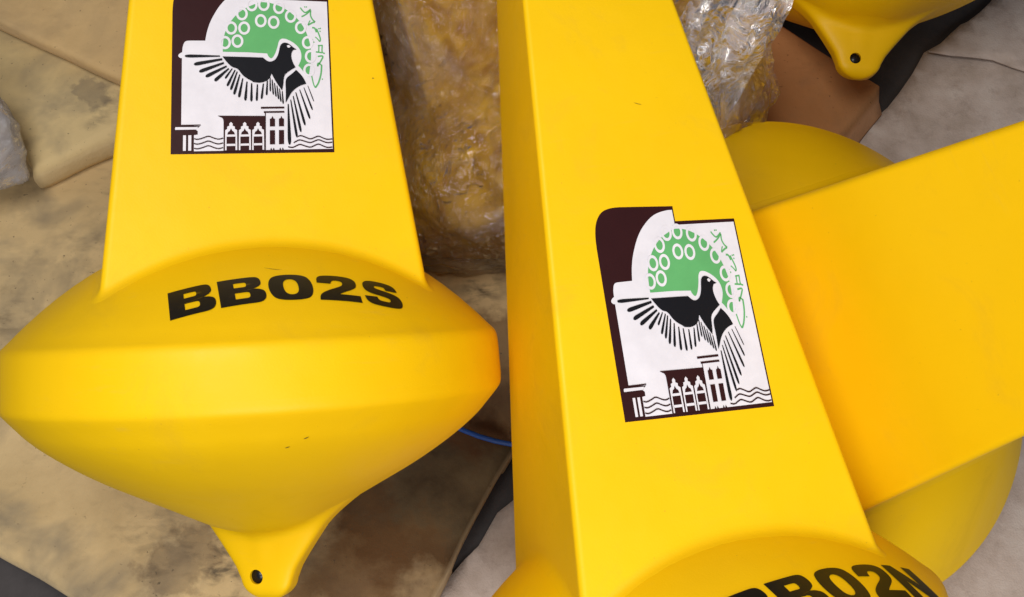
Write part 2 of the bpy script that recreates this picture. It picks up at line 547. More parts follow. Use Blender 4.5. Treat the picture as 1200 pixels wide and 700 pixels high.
def lathe(prof, seg=160):
    verts, faces = [], []
    for r, z in prof:
        for i in range(seg):
            a = 2 * math.pi * i / seg
            verts.append((r * math.cos(a) * RS, r * math.sin(a) * RS, z * RS))
    for k in range(len(prof) - 1):
        for i in range(seg):
            j = (i + 1) % seg
            faces.append((k * seg + i, k * seg + j, (k + 1) * seg + j, (k + 1) * seg + i))
    return verts, faces


def smooth_profile(pts, it=3):
    for _ in range(it):
        o = [pts[0]]
        for a, b in zip(pts, pts[1:]):
            o.append((a[0] * .75 + b[0] * .25, a[1] * .75 + b[1] * .25))
            o.append((a[0] * .25 + b[0] * .75, a[1] * .25 + b[1] * .75))
        o.append(pts[-1])
        pts = o
    return pts


def body_mesh(flat=1.0):
    lower = [(0.004, -0.642), (0.10, -0.632), (0.22, -0.598), (0.34, -0.538), (0.50, -0.458), (0.66, -0.378), (0.80, -0.292), (0.90, -0.217),
             (0.955, -0.158), (0.985, -0.126), (1.004, -0.100), (1.006, -0.06)]
    upper = [(1.003, 0.0), (1.0, 0.075), (0.992, 0.122), (0.962, 0.150), (0.925, ztop(0.925))]
    lower = [(r, z if z > -0.13 else -0.13 + (z + 0.13) * 1.08 * flat) for r, z in lower]
    lower = smooth_profile(lower, 2)
    upper = smooth_profile(upper, 2)
    r = 0.90
    while r > 0.25:
        upper.append((r, ztop(r))); r -= 0.06
    upper.append((0.004, ztop(0.24)))
    v, f = lathe(lower + upper)
    return mesh('body', v, f)


def tower_mesh(k, w0=W0, d0=D0):
    cr = 0.026
    # section as unit parameters: (side sign x, side sign y, offsets)
    sec = []
    nside, nc = 22, 7
    def quarter(sx, sy, a0):
        return [(sx, sy, a0 + (math.pi / 2) * i / nc) for i in range(nc + 1)]
    corners = [(1, -1, -math.pi / 2), (1, 1, 0), (-1, 1, math.pi / 2), (-1, -1, math.pi)]
    def section(w, d, rr):
        pts = []
        qs = []
        for sx, sy, a0 in corners:
            qs.append([(sx * (w - rr) + rr * math.cos(a0 + math.pi / 2 * i / nc), sy * (d - rr) + rr * math.sin(a0 + math.pi / 2 * i / nc),
                        math.cos(a0 + math.pi / 2 * i / nc), math.sin(a0 + math.pi / 2 * i / nc)) for i in range(nc + 1)])
        for q in range(4):
            pts += qs[q]
            a, b = qs[q][-1], qs[(q + 1) % 4][0]
            for i in range(1, nside):
                t = i / nside
                t = 0.5 - 0.5 * math.cos(math.pi * t)
                pts.append((a[0] + (b[0] - a[0]) * t, a[1] + (b[1] - a[1]) * t, a[2], a[3]))
        return pts
    def rrz(z): return cr * (0.7 + 0.3 * (1 - z / ZTOP))
    def sec_at(z): return section(w0 - k * z, d0 - k * z, rrz(z))
    n = len(sec_at(1))
    # foot height for every column
    foot = []
    for i in range(n):
        z = 0.4
        for _ in range(30):
            p = sec_at_i(i, z, section, w0, d0, k, rrz)
            z = 0.5 * z + 0.5 * ztop(math.hypot(p[0], p[1]))
        foot.append(z)
    rho = 0.035
    rings = []
    for t in (0.0, 0.12, 0.25, 0.4, 0.55, 0.7, 0.85, 1.0):      # fillet, from the float up
        ring = []
        for i in range(n):
            zj = foot[i]
            B = sec_at_i(i, zj, section, w0, d0, k, rrz)
            A = sec_at_i(i, zj + rho, section, w0, d0, k, rrz)
            cx, cy = B[0] + B[2] * rho, B[1] + B[3] * rho
            Cz = ztop(math.hypot(cx, cy)) - (0.003 if t == 0 else 0)
            p0, p1, p2 = Vector((cx, cy, Cz)), Vector((B[0], B[1], zj)), Vector((A[0], A[1], zj + rho))
            ring.append(p0 * (1 - t) ** 2 + p1 * 2 * t * (1 - t) + p2 * t * t)
        rings.append(ring)
    last = rings[-1]
    for s in (0.12, 0.3, 0.5, 0.75, 0.97):
        ring = []
        for i in range(n):
            z = last[i].z + (ZTOP - last[i].z) * s
            p = sec_at_i(i, z, section, w0, d0, k, rrz)
            ring.append(Vector((p[0], p[1], z)))
        rings.append(ring)
    zt = ZTOP
    for ins, dz in ((0.0, -0.03), (0.01, -0.01), (0.035, 0.0)):
        P = section(w0 - k * zt - ins, d0 - k * zt - ins, max(0.006, rrz(zt) - ins))
        rings.append([Vector((p[0], p[1], zt + dz)) for p in P])
    verts = [tuple(p * RS) for r in rings for p in r]
    faces = []
    for r in range(len(rings) - 1):
        for i in range(n):
            j = (i + 1) % n
            faces.append((r * n + i, r * n + j, (r + 1) * n + j, (r + 1) * n + i))
    faces.append(tuple((len(rings) - 1) * n + i for i in range(n)))
    return mesh('tower', verts, faces)


_cache = {}


def sec_at_i(i, z, section, w0, d0, k, rrz):
    key = (round(z, 4), w0, d0, k)
    if key not in _cache:
        if len(_cache) > 4000: _cache.clear()
        _cache[key] = section(w0 - k * key[0], d0 - k * key[0], rrz(key[0]))
    return _cache[key][i]


LOWER = [(r, -0.13 + (z + 0.13) * 1.08) for r, z in [(0.004, -0.642), (0.10, -0.632), (0.22, -0.598), (0.34, -0.538), (0.50, -0.452), (0.66, -0.364), (0.80, -0.282), (0.90, -0.207)]]


def cone_r(z):
    if z < LOWER[0][1]: return 0.0
    for (r0, z0), (r1, z1) in zip(LOWER, LOWER[1:]):
        if z0 <= z <= z1:
            return r0 + (r1 - r0) * (z - z0) / (z1 - z0)
    return 0.9


def lug_mesh(yaw):
    """flat lug that grows out of the tip of the cone, with a drilled hole"""
    ZT, ZE = -0.40, -0.965
    def plate(z):
        t = (z + 0.865) / 0.40
        if t > 0:
            a = 0.122 + 0.30 * t ** 1.10
        else:
            a = 0.122 * math.sqrt(max(0.0, 1 - ((z + 0.865) / 0.1005) ** 2))
        b = 0.056 + 0.02 * max(0, t)
        q = max(0.0, (-0.895 - z) / 0.0705)
        b *= math.sqrt(max(0.0, 1 - q * q))
        return max(a, 0.002), max(b, 0.002)
    nseg = 200
    zs = [ZT - 0.025 * i for i in range(18)]
    zs += [-0.865 - 0.0995 * math.sin(math.pi / 2 * i / 12) for i in range(1, 13)]
    verts, faces = [], []
    for z in zs:
        a, b = plate(z)
        rc = cone_r(z) - 0.001
        for i in range(nseg):
            # denser samples at the thin edges
            th = 2 * math.pi * i / nseg
            th = th - 0.40 * math.sin(2 * th)
            n_ = 4.2
            pr = (abs(math.cos(th) / a) ** n_ + abs(math.sin(th) / b) ** n_) ** (-1 / n_)
            kk = 0.10 if z > -0.8 else 0.10 * max(0, (z + 0.9) / 0.1)
            m_ = max(rc, pr)
            if kk > 0 and z < ZT - 0.03:
                h = max(kk - abs(rc - pr), 0) / kk
                m_ += h * h * kk * 0.25
            verts.append(Vector((m_ * math.cos(th), m_ * math.sin(th), z)))
    L_ = len(zs)
    for k_ in range(L_ - 1):
        for i in range(nseg):
            j_ = (i + 1) % nseg
            faces.append((k_ * nseg + i, (k_ + 1) * nseg + i, (k_ + 1) * nseg + j_, k_ * nseg + j_))
    faces.append(tuple(range(nseg)))
    faces.append(tuple((L_ - 1) * nseg + i for i in reversed(range(nseg))))
    M = Matrix.Rotation(yaw, 4, 'Z')
    me = mesh('mooring_lug', [(M @ v) * RS for v in verts], faces)
    bm = bmesh.new(); bm.from_mesh(me); bmesh.ops.recalc_face_normals(bm, faces=bm.faces[:]); bm.to_mesh(me); bm.free()
    tmp = bpy.data.objects.new('tmp_lug', me); COL.objects.link(tmp)
    bm = bmesh.new()
    bmesh.ops.create_cone(bm, cap_ends=True, segments=28, radius1=HR, radius2=HR, depth=0.4)
    MM = M @ Matrix.Translation((HC[0], 0, HC[1])) @ Matrix.Rotation(math.pi / 2, 4, 'X')
    for v in bm.verts: v.co = (MM @ v.co) * RS
    cut = bpy.data.objects.new('tmp_cut', bm_mesh('tmp_cut', bm)); COL.objects.link(cut)
    bo = tmp.modifiers.new('b', 'BOOLEAN'); bo.operation = 'DIFFERENCE'; bo.object = cut; bo.solver = 'EXACT'
    dg = bpy.context.evaluated_depsgraph_get()
    out = bpy.data.meshes.new_from_object(tmp.evaluated_get(dg))
    bpy.data.objects.remove(tmp); bpy.data.objects.remove(cut)
    out.materials.clear()
    return out


HC, HR = (-0.030, -0.862), 0.031


def bung_mesh(yaw):
    bm = bmesh.new()
    bmesh.ops.create_cone(bm, cap_ends=True, segments=24, radius1=HR * 1.02, radius2=HR * 1.02, depth=0.086)
    M = Matrix.Rotation(yaw, 4, 'Z') @ Matrix.Translation((HC[0], 0, HC[1])) @ Matrix.Rotation(math.pi / 2, 4, 'X')
    for v in bm.verts:
        v.co = (M @ v.co) * RS
    return bm_mesh('hole_liner', bm)


BODY = body_mesh()
BODY_LOW = body_mesh(0.22)
K0 = 0.1209
TOWERS = {}


def tower_for(k):
    if k not in TOWERS: TOWERS[k] = tower_mesh(k)
    return TOWERS[k]


LUGS = {}


def buoy(label, center, rows, k=K0, lug_yaw=-0.66, scale=1.0, low=False, group='yellow marker buoys'):
    """center in camera axes (float radii); rows = rotation from buoy axes to camera axes"""
    root = bpy.data.objects.new('marker_buoy', None)
    root.empty_display_size = 0.05
    COL.objects.link(root)
    c = c2w(Vector(center) * RS * scale)
    C2W = Matrix(((1, 0, 0), (0, -SP, CP), (0, -CP, -SP)))
    R = C2W @ Matrix(rows)
    root.matrix_world = Matrix.Translation(c) @ R.to_4x4() @ Matrix.Scale(scale, 4)
    tag(root, label, 'buoy', group)
    link('float_body', BODY_LOW if low else BODY, YELLOW, root)
    t = link('tower', tower_for(k), YELLOW, root)
    if low:
        return root
    key = round(lug_yaw, 3)
    if key not in LUGS: LUGS[key] = (lug_mesh(lug_yaw), bung_mesh(lug_yaw))
    g = link('mooring_lug', LUGS[key][0], YELLOW, root)
    if hasattr(LUGS[key][0], 'set_sharp_from_angle'): LUGS[key][0].set_sharp_from_angle(angle=0.9)
    link('hole_liner', LUGS[key][1], RUBBER, g)
    return root


def ortho(zaxis, front):
    """rows for a buoy whose tower points along zaxis and whose face looks along front (camera axes)"""
    z = Vector(zaxis).normalized()
    y = -(Vector(front) - z * Vector(front).dot(z)).normalized()
    x = y.cross(z)
    return ((x.x, y.x, z.x), (x.y, y.y, z.y), (x.z, y.z, z.z))


P1 = ((-1.0543, 0.296, 4.3166), ((0.9454, -0.3232, -0.043), (-0.0356, 0.0288, -0.999), (0.3241, 0.9459, 0.0157)))
P2 = ((0.7623, 1.4073, 4.2501), ((0.9589, -0.2221, -0.1764), (-0.1594, 0.0923, -0.9829), (0.2346, 0.9706, 0.0531)))
P3 = ((1.1744, 0.2408, 4.1525), ((0.3717, 0.8757, 0.3082), (0.9156, -0.2909, -0.2776), (-0.1535, 0.3854, -0.9099)))
buoy1 = buoy('yellow buoy lettered BB02S with a round float and cone, at the left', *P1, scale=1.06)
buoy2 = buoy('yellow buoy lettered BB02N whose tower stands in the middle of the picture', *P2)
buoy3 = buoy('yellow buoy at the right edge with its blank tower pointing at the viewer', *P3, k=0.1749, scale=1.33, low=True)
P4 = ((2.03, -2.18, 5.86), ortho((0.10, -0.985, 0.12), (0.0, -0.3, -0.95)))
buoy4 = buoy('shaded yellow buoy at the top right showing its lug with a dark hole', *P4, scale=1.06, lug_yaw=0.0)
P5 = ((0.13, -0.82, 4.62), ortho((-0.34, -0.87, -0.36), (0.1, -0.3, -0.95)))
buoy5 = buoy('yellow buoy wrapped in clear film behind the middle tower', *P5, scale=1.42, lug_yaw=0.4)


# ------------------------------------------------------------------ flat print helpers
def chaikin(pts, it=2):
    """closed outline; points with a third value stay sharp"""
    P = [(p[0], p[1], len(p) > 2) for p in pts]
    for _ in range(it):
        o = []
        n = len(P)
        for i in range(n):
            a, b, c = P[i - 1], P[i], P[(i + 1) % n]
            if b[2]:
                o.append(b)
            else:
                o.append((b[0] * .75 + a[0] * .25, b[1] * .75 + a[1] * .25, False))
                o.append((b[0] * .75 + c[0] * .25, b[1] * .75 + c[1] * .25, False))
        P = o
    return [(p[0], p[1]) for p in P]


def tri_fill(polys):
    """polys: outline followed by holes -> verts, tris"""
    T = tessellate_polygon([[Vector((x, y, 0)) for x, y in p] for p in polys])
    return [q for p in polys for q in p], [tuple(t) for t in T]


# ------------------------------------------------------------------ lettering on the cone
def sh(*p): return [(x, y, 1) for x, y in p]


GLYPH = {
    'B': [chaikin(sh((0, 0), (0, 1), (.58, 1)) + [(.86, 1), (.95, .88), (.95, .64), (.80, .535)] + sh((.74, .52),) + [(.88, .50), (1.02, .40), (1.01, .12), (.88, 0)] + sh((.6, 0),)),
          chaikin(sh((.34, .62), (.34, .80), (.50, .80)) + [(.62, .80), (.62, .62)] + sh((.50, .62),)),
          chaikin(sh((.34, .20), (.34, .42), (.52, .42)) + [(.67, .42), (.67, .20)] + sh((.52, .20),))],
    '0': [chaikin([(0, .28), (0, .72), (.16, 1), (.84, 1), (1, .72), (1, .28), (.84, 0), (.16, 0)], 3),
          chaikin([(.33, .34), (.33, .66), (.42, .80), (.58, .80), (.67, .66), (.67, .34), (.58, .20), (.42, .20)], 3)],
    '2': [chaikin(sh((.02, .66),) + [(.04, .90), (.22, 1.0), (.78, 1.0), (.98, .88), (.98, .62), (.86, .48), (.56, .30)] + sh((.50, .245), (1, .245), (1, 0), (0, 0)) +
                  [(.03, .20), (.22, .36), (.55, .54), (.64, .64), (.62, .78), (.40, .80)] + sh((.34, .64),))],
    'S': [chaikin(sh((.02, .31), (.34, .335)) + [(.36, .21), (.52, .19), (.66, .20), (.68, .33), (.52, .38), (.20, .44), (.05, .56), (.05, .84), (.22, 1.0), (.72, 1.0), (.92, .90)] +
                  sh((.95, .69), (.63, .665)) + [(.62, .79), (.46, .80), (.34, .78), (.35, .68), (.56, .63), (.86, .56), (.99, .42), (.98, .14), (.82, 0), (.20, 0), (.04, .12)])],
    'N': [sh((0, 0), (0, 1), (.31, 1), (.68, .47), (.68, 1), (1, 1), (1, 0), (.69, 0), (.32, .54), (.32, 0))],
}
GLYPH['N'] = [[(p[0], p[1]) for p in GLYPH['N'][0]]]


def lettering(root, text, a0, r0, height, total, tilt=0.0, gap=0.10):
    slope = 0.82
    nf = 1 / math.sqrt(1 + slope * slope)
    l0 = r0 / nf
    cw = total / (len(text) + gap * (len(text) - 1))
    for i, ch in enumerate(text):
        vs, tr = tri_fill(GLYPH[ch])
        bm = bmesh.new()
        V = [bm.verts.new((x, y, 0)) for x, y in vs]
        for t in tr:
            try: bm.faces.new([V[k] for k in t])
            except ValueError: pass
        for q in (0.12, 0.25, 0.37, 0.5, 0.62, 0.75, 0.87):
            bmesh.ops.bisect_plane(bm, geom=bm.verts[:] + bm.edges[:] + bm.faces[:], plane_co=(q, 0, 0), plane_no=(1, 0, 0))
        for q in (0.25, 0.5, 0.75):
            bmesh.ops.bisect_plane(bm, geom=bm.verts[:] + bm.edges[:] + bm.faces[:], plane_co=(0, q, 0), plane_no=(0, 1, 0))
        x0 = -total / 2 + i * cw * (1 + gap)
        for v in bm.verts:
            sx = x0 + v.co.x * cw
            sy = (v.co.y - 1) * height - tilt * sx
            ll = math.hypot(sx, l0 - sy)
            phi = math.atan2(sx, l0 - sy)
            r = ll * nf
            a = RAD(a0) + phi / nf
            z = ztop(r)
            off = 0.0022
            v.co = Vector(((r + off * 0.6) * math.sin(a), -(r + off * 0.6) * math.cos(a), z + off * 0.8)) * RS
        bmesh.ops.recalc_face_normals(bm, faces=bm.faces[:])
        if sum(f.normal.z for f in bm.faces) < 0:
            bmesh.ops.reverse_faces(bm, faces=bm.faces[:])
        o = link('letter', bm_mesh('letter', bm), LETTER, root)
        o['label'] = 'black capital letter %s on the float' % ch if ch.isalpha() else 'black digit %s on the float' % ch


lettering(buoy1, 'BB02S', 2.9, 0.733, 0.146, 0.825)
lettering(buoy2, 'BB02N', 20.8, 0.752, 0.165, 0.87, tilt=0.20)


# ------------------------------------------------------------------ emblem sticker
def Z0(p): return [(190 + x / 3.686, y / 3.684) + tuple(r) for x, y, *r in p]
def Z1(p): return [(200 + x / 7.78, y / 7.78) + tuple(r) for x, y, *r in p]
def Z2(p): return [(290 + x / 6.364, y / 6.364) + tuple(r) for x, y, *r in p]
def Z3(p): return [(200 + x / 7.37, 90 + y / 7.37) + tuple(r) for x, y, *r in p]
def Z4(p): return [(290 + x / 6.664, 80 + y / 6.664) + tuple(r) for x, y, *r in p]


def ell(cx, cy, rx, ry, n=22): return [(cx + rx * math.cos(2 * math.pi * i / n), cy + ry * math.sin(2 * math.pi * i / n)) for i in range(n)]
def rect(x0, y0, x1, y1): return [(x0, y0), (x1, y0), (x1, y1), (x0, y1)]


def stroke(pts, w, w1=None, it=2):
    """ribbon along an open line, width w to w1"""
    w1 = w if w1 is None else w1
    P = list(pts)
    if len(P) > 2:
        for _ in range(it):
            o = [P[0]]
            for a, b in zip(P, P[1:]):
                o.append((a[0] * .75 + b[0] * .25, a[1] * .75 + b[1] * .25)); o.append((a[0] * .25 + b[0] * .75, a[1] * .25 + b[1] * .75))
            o.append(P[-1]); P = o
    Lf, Rt = [], []
    n = len(P)
    for i, p in enumerate(P):
        a, b = P[max(i - 1, 0)], P[min(i + 1, n - 1)]
        dx, dy = b[0] - a[0], b[1] - a[1]
        d = math.hypot(dx, dy) or 1
        h = (w + (w1 - w) * i / (n - 1)) / 2
        Lf.append((p[0] - dy / d * h, p[1] + dx / d * h)); Rt.append((p[0] + dy / d * h, p[1] - dx / d * h))
    return Lf + Rt[::-1]


def feather(tip, base, wt, wb):
    dx, dy = tip[0] - base[0], tip[1] - base[1]
    d = math.hypot(dx, dy); dx /= d; dy /= d
    nx, ny = -dy, dx
    def q(t, s, w): return (base[0] + (tip[0] - base[0]) * t + nx * s * w / 2, base[1] + (tip[1] - base[1]) * t + ny * s * w / 2)
    m = (wt * 0.75 + wb * 0.25)
    return chaikin([q(0, 1, wb) + (1,), q(0, -1, wb) + (1,), q(0.7, -1, m * 1.1), q(0.96, -1, wt), q(1.04, 0, wt), q(0.96, 1, wt), q(0.7, 1, m * 1.1)], 2)


# layer -> (part name, material, height step, list of [outline, holes...])
def emblem_layers():
    L = []
    base = chaikin([(202, 178, 1), (202, 16, 1), (202.6, 3), (206, -10), (215, -20), (228, -23), (240, -23, 1), (308, -20, 1), (308, -5, 1), (386.3, -3, 1), (392, 180.5, 1)], 3)
    L.append(('emblem_sticker', MAROON, 0, [[base]]))
    white = [(213.4, 145.4, 1), (213.4, 69.3, 1), (211.2, 69.2), (208.6, 66.5), (211.0, 63.6), (213.6, 62.5, 1), (213.9, 56), (216.5, 49.2), (224, 49, 1), (239.6, 48.9, 1),
             (241.4, 38), (246, 24), (257.5, 4.5), (272, -8), (284, -14), (299, -16.5), (306.3, -16.3, 1), (306.6, -1.4, 1), (384.6, 0.2, 1), (390, 176.4, 1),
             (227.8, 175.3, 1), (227.8, 157.2, 1), (232, 156.6, 1), (232, 152.6, 1), (229.5, 150.9, 1), (234.8, 147.2, 1)]
    wp = [[chaikin(white, 3)],
          [Z3([(48, 438), (52, 426), (238, 428), (226, 448), (50, 448)])],
          [Z3(rect(115, 495, 139, 623))], [Z3(rect(158, 495, 183, 623))]]
    L.append(('white_print', WHITE, 1, wp))
    green = Z1([(465, 480, 1), (465, 445), (470, 360), (490, 285), (535, 200), (595, 130), (670, 75), (765, 35)]) + \
        Z2([(90, 14), (170, 20), (250, 48), (315, 88), (370, 135), (412, 190), (445, 255), (468, 330), (476, 400), (470, 480), (458, 560, 1), (428, 562, 1), (400, 520), (376, 496, 1),
            (402, 440), (396, 385), (370, 345), (320, 308), (262, 286), (228, 300), (215, 360), (195, 415), (170, 446), (146, 425), (138, 404, 1), (0, 396, 1)])
    L.append(('green_print', GREEN, 2, [[chaikin(green, 2)]]))
    rings = []
    for c in Z1([(484, 398), (597, 383), (540, 264), (658, 263), (637, 132)]) + Z2([(22, 38), (113, 34), (228, 55), (318, 120), (395, 205), (448, 320), (470, 425), (457, 530), (90, 158), (188, 168)]):
        rings.append([ell(c[0], c[1], 7.0, 7.9), ell(c[0], c[1], 4.2, 5.0)[::-1]])
    L.append(('ring_print', WHITE, 3, rings))
    bird = Z1([(462, 524, 1)]) + Z2([(0, 433, 1), (106, 436, 1), (140, 464), (170, 468), (205, 448), (226, 400), (235, 345), (258, 322), (292, 324), (322, 345), (342, 362), (362, 373, 1), (336, 378, 1), (322, 400), (321, 435),
                                    (336, 480), (354, 508, 1), (290, 546), (264, 575), (260, 640)]) + \
        Z4([(262, 183, 1), (210, 110), (178, 48, 1), (168, 80), (140, 108), (90, 122), (30, 115)]) + Z3([(700, 50), (640, 18)]) + Z1([(640, 690), (600, 632), (548, 622), (500, 575)])
    bp = [[chaikin(bird, 2)]]
    bp.append([chaikin(Z4([(375, 20, 1), (415, 58), (440, 95), (456, 130, 1), (400, 145), (340, 190), (305, 255), (290, 278, 1), (292, 190), (288, 110), (300, 80), (340, 52)]), 2)])
    F0 = [((100, 247), (245, 247), 13, 5), ((138, 282), (255, 260), 15, 8), ((160, 313), (262, 276), 15, 8), ((187, 334), (274, 290), 15, 7), ((224, 352), (283, 300), 15, 6),
          ((268, 342), (298, 300), 9, 4), ((277, 374), (310, 306), 11, 5), ((292, 390), (319, 313), 11, 5), ((306, 410), (330, 326), 12, 5), ((327, 422), (343, 342), 12, 5),
          ((354, 436), (361, 356), 12, 5), ((380, 440), (381, 363), 11, 5), ((403, 438), (406, 368), 10, 5), ((424, 430), (432, 365), 10, 5), ((446, 414), (449, 352), 9, 5), ((462, 398), (461, 338), 7, 4),
          ((475, 412), (470, 348), 7, 4), ((487, 421), (480, 362), 7, 4), ((498, 432), (491, 374), 7, 4), ((508, 443), (502, 387), 7, 4), ((518, 452), (514, 398), 7, 4)]
    for t, b, wt, wb in F0:
        (tp, bs) = Z0([t, b])
        bp.append([feather(tp, bs, wt / 3.69, wb / 3.69)])
    F4 = [((320, 598), (310, 288), 28, 9), ((378, 545), (330, 255), 20, 8), ((410, 503), (350, 226), 20, 8), ((443, 452), (371, 198), 20, 8), ((482, 402), (402, 176), 18, 7), ((503, 334), (436, 160), 14, 6), ((515, 268), (468, 146), 8, 5)]
    for t, b, wt, wb in F4:
        (tp, bs) = Z4([t, b])
        bp.append([feather(tp, bs, wt / 6.66, wb / 6.66)])
    L.append(('bird_print', BLACK, 4, bp))
    ep = [[Z2([(288, 345), (302, 340), (318, 352), (304, 362), (292, 358)])]]
    L.append(('eye_print', WHITE, 5, ep))
    # building, columns and water lines
    mp = [[chaikin([(254.3, 135.7, 1), (309.2, 136.8, 1), (309.2, 176.8, 1), (261.2, 176.6, 1), (261.2, 148), (261, 138.8), (256, 136.8)], 2)]]
    mp.append([Z4(rect(95, 308, 279, 322))]); mp.append([Z4(rect(118, 342, 279, 355))]); mp.append([Z4(rect(126, 350, 133, 640))])
    for x0, x1 in ((165, 205), (236, 276)):
        xm = (x0 + x1) / 2
        mp.append([Z4([(x0, 460), (x0, 402), (xm - 8, 398), (xm, 380), (xm + 8, 398), (x1, 402), (x1, 460)])])
        mp.append([Z4(rect(x0, 490, x1, 598))])
        mp.append([Z4([(x0 + 2, 640), (x0 + 10, 624), (x0 + 18, 640)])]); mp.append([Z4([(x1 - 18, 640), (x1 - 10, 624), (x1 - 2, 640)])])
    mp.append([Z3(rect(95, 409, 258, 418))])
    for dy in (0, 40, 79):
        mp.append([stroke(Z3([(206, 526 + dy), (235, 534 + dy), (285, 520 + dy), (325, 504 + dy), (372, 526 + dy), (410, 536 + dy), (447, 526 + dy)]), 1.25)])
    for k, pts in enumerate(([(385, 542), (410, 534), (445, 548), (485, 566), (520, 552), (552, 540), (590, 560), (625, 571), (662, 566)],
                             [(352, 590), (385, 572), (405, 568), (445, 582), (485, 594), (520, 580), (552, 568), (590, 586), (625, 597), (662, 592)],
                             [(308, 620), (345, 628), (380, 610), (405, 602), (445, 618), (485, 630), (520, 614), (552, 602), (590, 622), (625, 634), (662, 630)])):
        mp.append([stroke(Z4(pts), 1.35)])
    L.append(('building_print', MAROON, 4, mp))
    ap, op = [], []
    for i, dx in enumerate((0, 15.8, 31.2)):
        a = [(269.6, 143.2), (271.6, 145.2), (271.4, 147.6), (274.0, 148.6), (274.0, 151.2), (276.6, 152.6), (276.9, 175.4), (274.9, 175.4), (274.9, 160), (264.6, 160), (264.6, 175.4), (262.9, 175.4), (263.0, 152.6), (265.3, 151.2), (265.3, 148.6), (267.8, 147.6), (267.6, 145.2)]
        ap.append([[(x + dx, y + dx * 0.012) for x, y in a]])
        ap.append([rect(264.0 + dx, 168.2, 275.5 + dx, 170.6)])
        op.append([[(x + dx, y + dx * 0.012) for x, y in [(265.3, 157.6), (266.4, 154.6), (268.2, 153.6), (269.6, 150.6), (271.2, 153.6), (273.0, 154.6), (274.2, 157.6)]]])
    L.append(('arch_print', WHITE, 5, ap))
    L.append(('opening_print', MAROON, 6, op))
    gp = [stroke(Z2(p), w) for p, w in (([(393, 52), (412, 78), (432, 92), (455, 78), (474, 62)], 1.6), ([(402, 122), (430, 108), (452, 92), (474, 70)], 1.7),
                                        ([(474, 72), (470, 110), (486, 142), (508, 160)], 1.7), ([(506, 160), (482, 168), (452, 186)], 1.9), ([(452, 186), (462, 160), (470, 150)], 1.3),
                                        ([(484, 204), (506, 206), (518, 240)], 1.9), ([(518, 212), (540, 262), (550, 296), (542, 312)], 1.7), ([(542, 312), (526, 290), (508, 276)], 1.3),
                                        ([(528, 342), (566, 340)], 1.5), ([(536, 342), (534, 390)], 1.5), ([(562, 342), (558, 395), (582, 402)], 1.6), ([(512, 390), (560, 396)], 1.7),
                                        ([(526, 425), (572, 418), (556, 452), (524, 500)], 1.8), ([(524, 500), (526, 470), (556, 492)], 1.6), ([(556, 490), (552, 560), (530, 630), (506, 662)], 2.0),
                                        ([(506, 662), (492, 640), (478, 572)], 1.5))]
    gp = [[p] for p in gp]
    for x, y in ((428, 46), (441, 46), (537, 212), (549, 210), (546, 232), (486, 298), (488, 311), (497, 316), (561, 598)):
        c = Z2([(x, y)])[0]
        gp.append([ell(c[0], c[1], 0.85, 0.9, 8)])
    L.append(('script_print', GREEN, 2, gp))
    return L


LAYERS = emblem_layers()


def emblem(root, M, k=K0):
    """M: photo-of-sticker units -> (across, along) on the front face of the tower"""
    c = math.hypot(1, k)
    sticker = None
    for name, mat, lev, shapes in LAYERS:
        verts, faces = [], []
        for sh_ in shapes:
            sh2_ = [[(p[0], p[1]) for p in o] for o in sh_]
            v, t = tri_fill(sh2_)
            b = len(verts)
            for x, y in v:
                fx = M[0][0] * x + M[1][0] * y + M[2][0]
                s = M[0][1] * x + M[1][1] * y + M[2][1]
                z = s / c
                off = (0.0014 + 0.0009 * lev)
                nrm = Vector((0, -1, -k)).normalized() * -1
                p = Vector((fx, -(D0 - k * z), z)) + Vector((0, -1 / c, -k / c)) * 0 + Vector((0, -1, k)).normalized() * off
                verts.append(p * RS)
            faces += [tuple(b + i for i in q) for q in t]
        bm = bmesh.new()
        me = mesh(name, verts, faces)
        bm.from_mesh(me)
        for f in bm.faces:
            if f.normal.y > 0: f.normal_flip()
        bm.to_mesh(me); bm.free()
        o = link(name, me, mat, root if sticker is None else sticker, smooth=False)
        if sticker is None:
            sticker = o
            o['label'] = 'square emblem sticker with a black bird, green dome and maroon building'


M1 = ((3.17677739e-03, 1.21861870e-04), (-1.65357192e-04, -3.40711308e-03), (-9.51617380e-01, 1.41379019e+00))
M2 = ((3.16039994e-03, -2.15581726e-04), (-2.48754741e-04, -4.08966070e-03), (-8.79752914e-01, 1.74713668e+00))
emblem(buoy1, M1)
emblem(buoy2, M2)


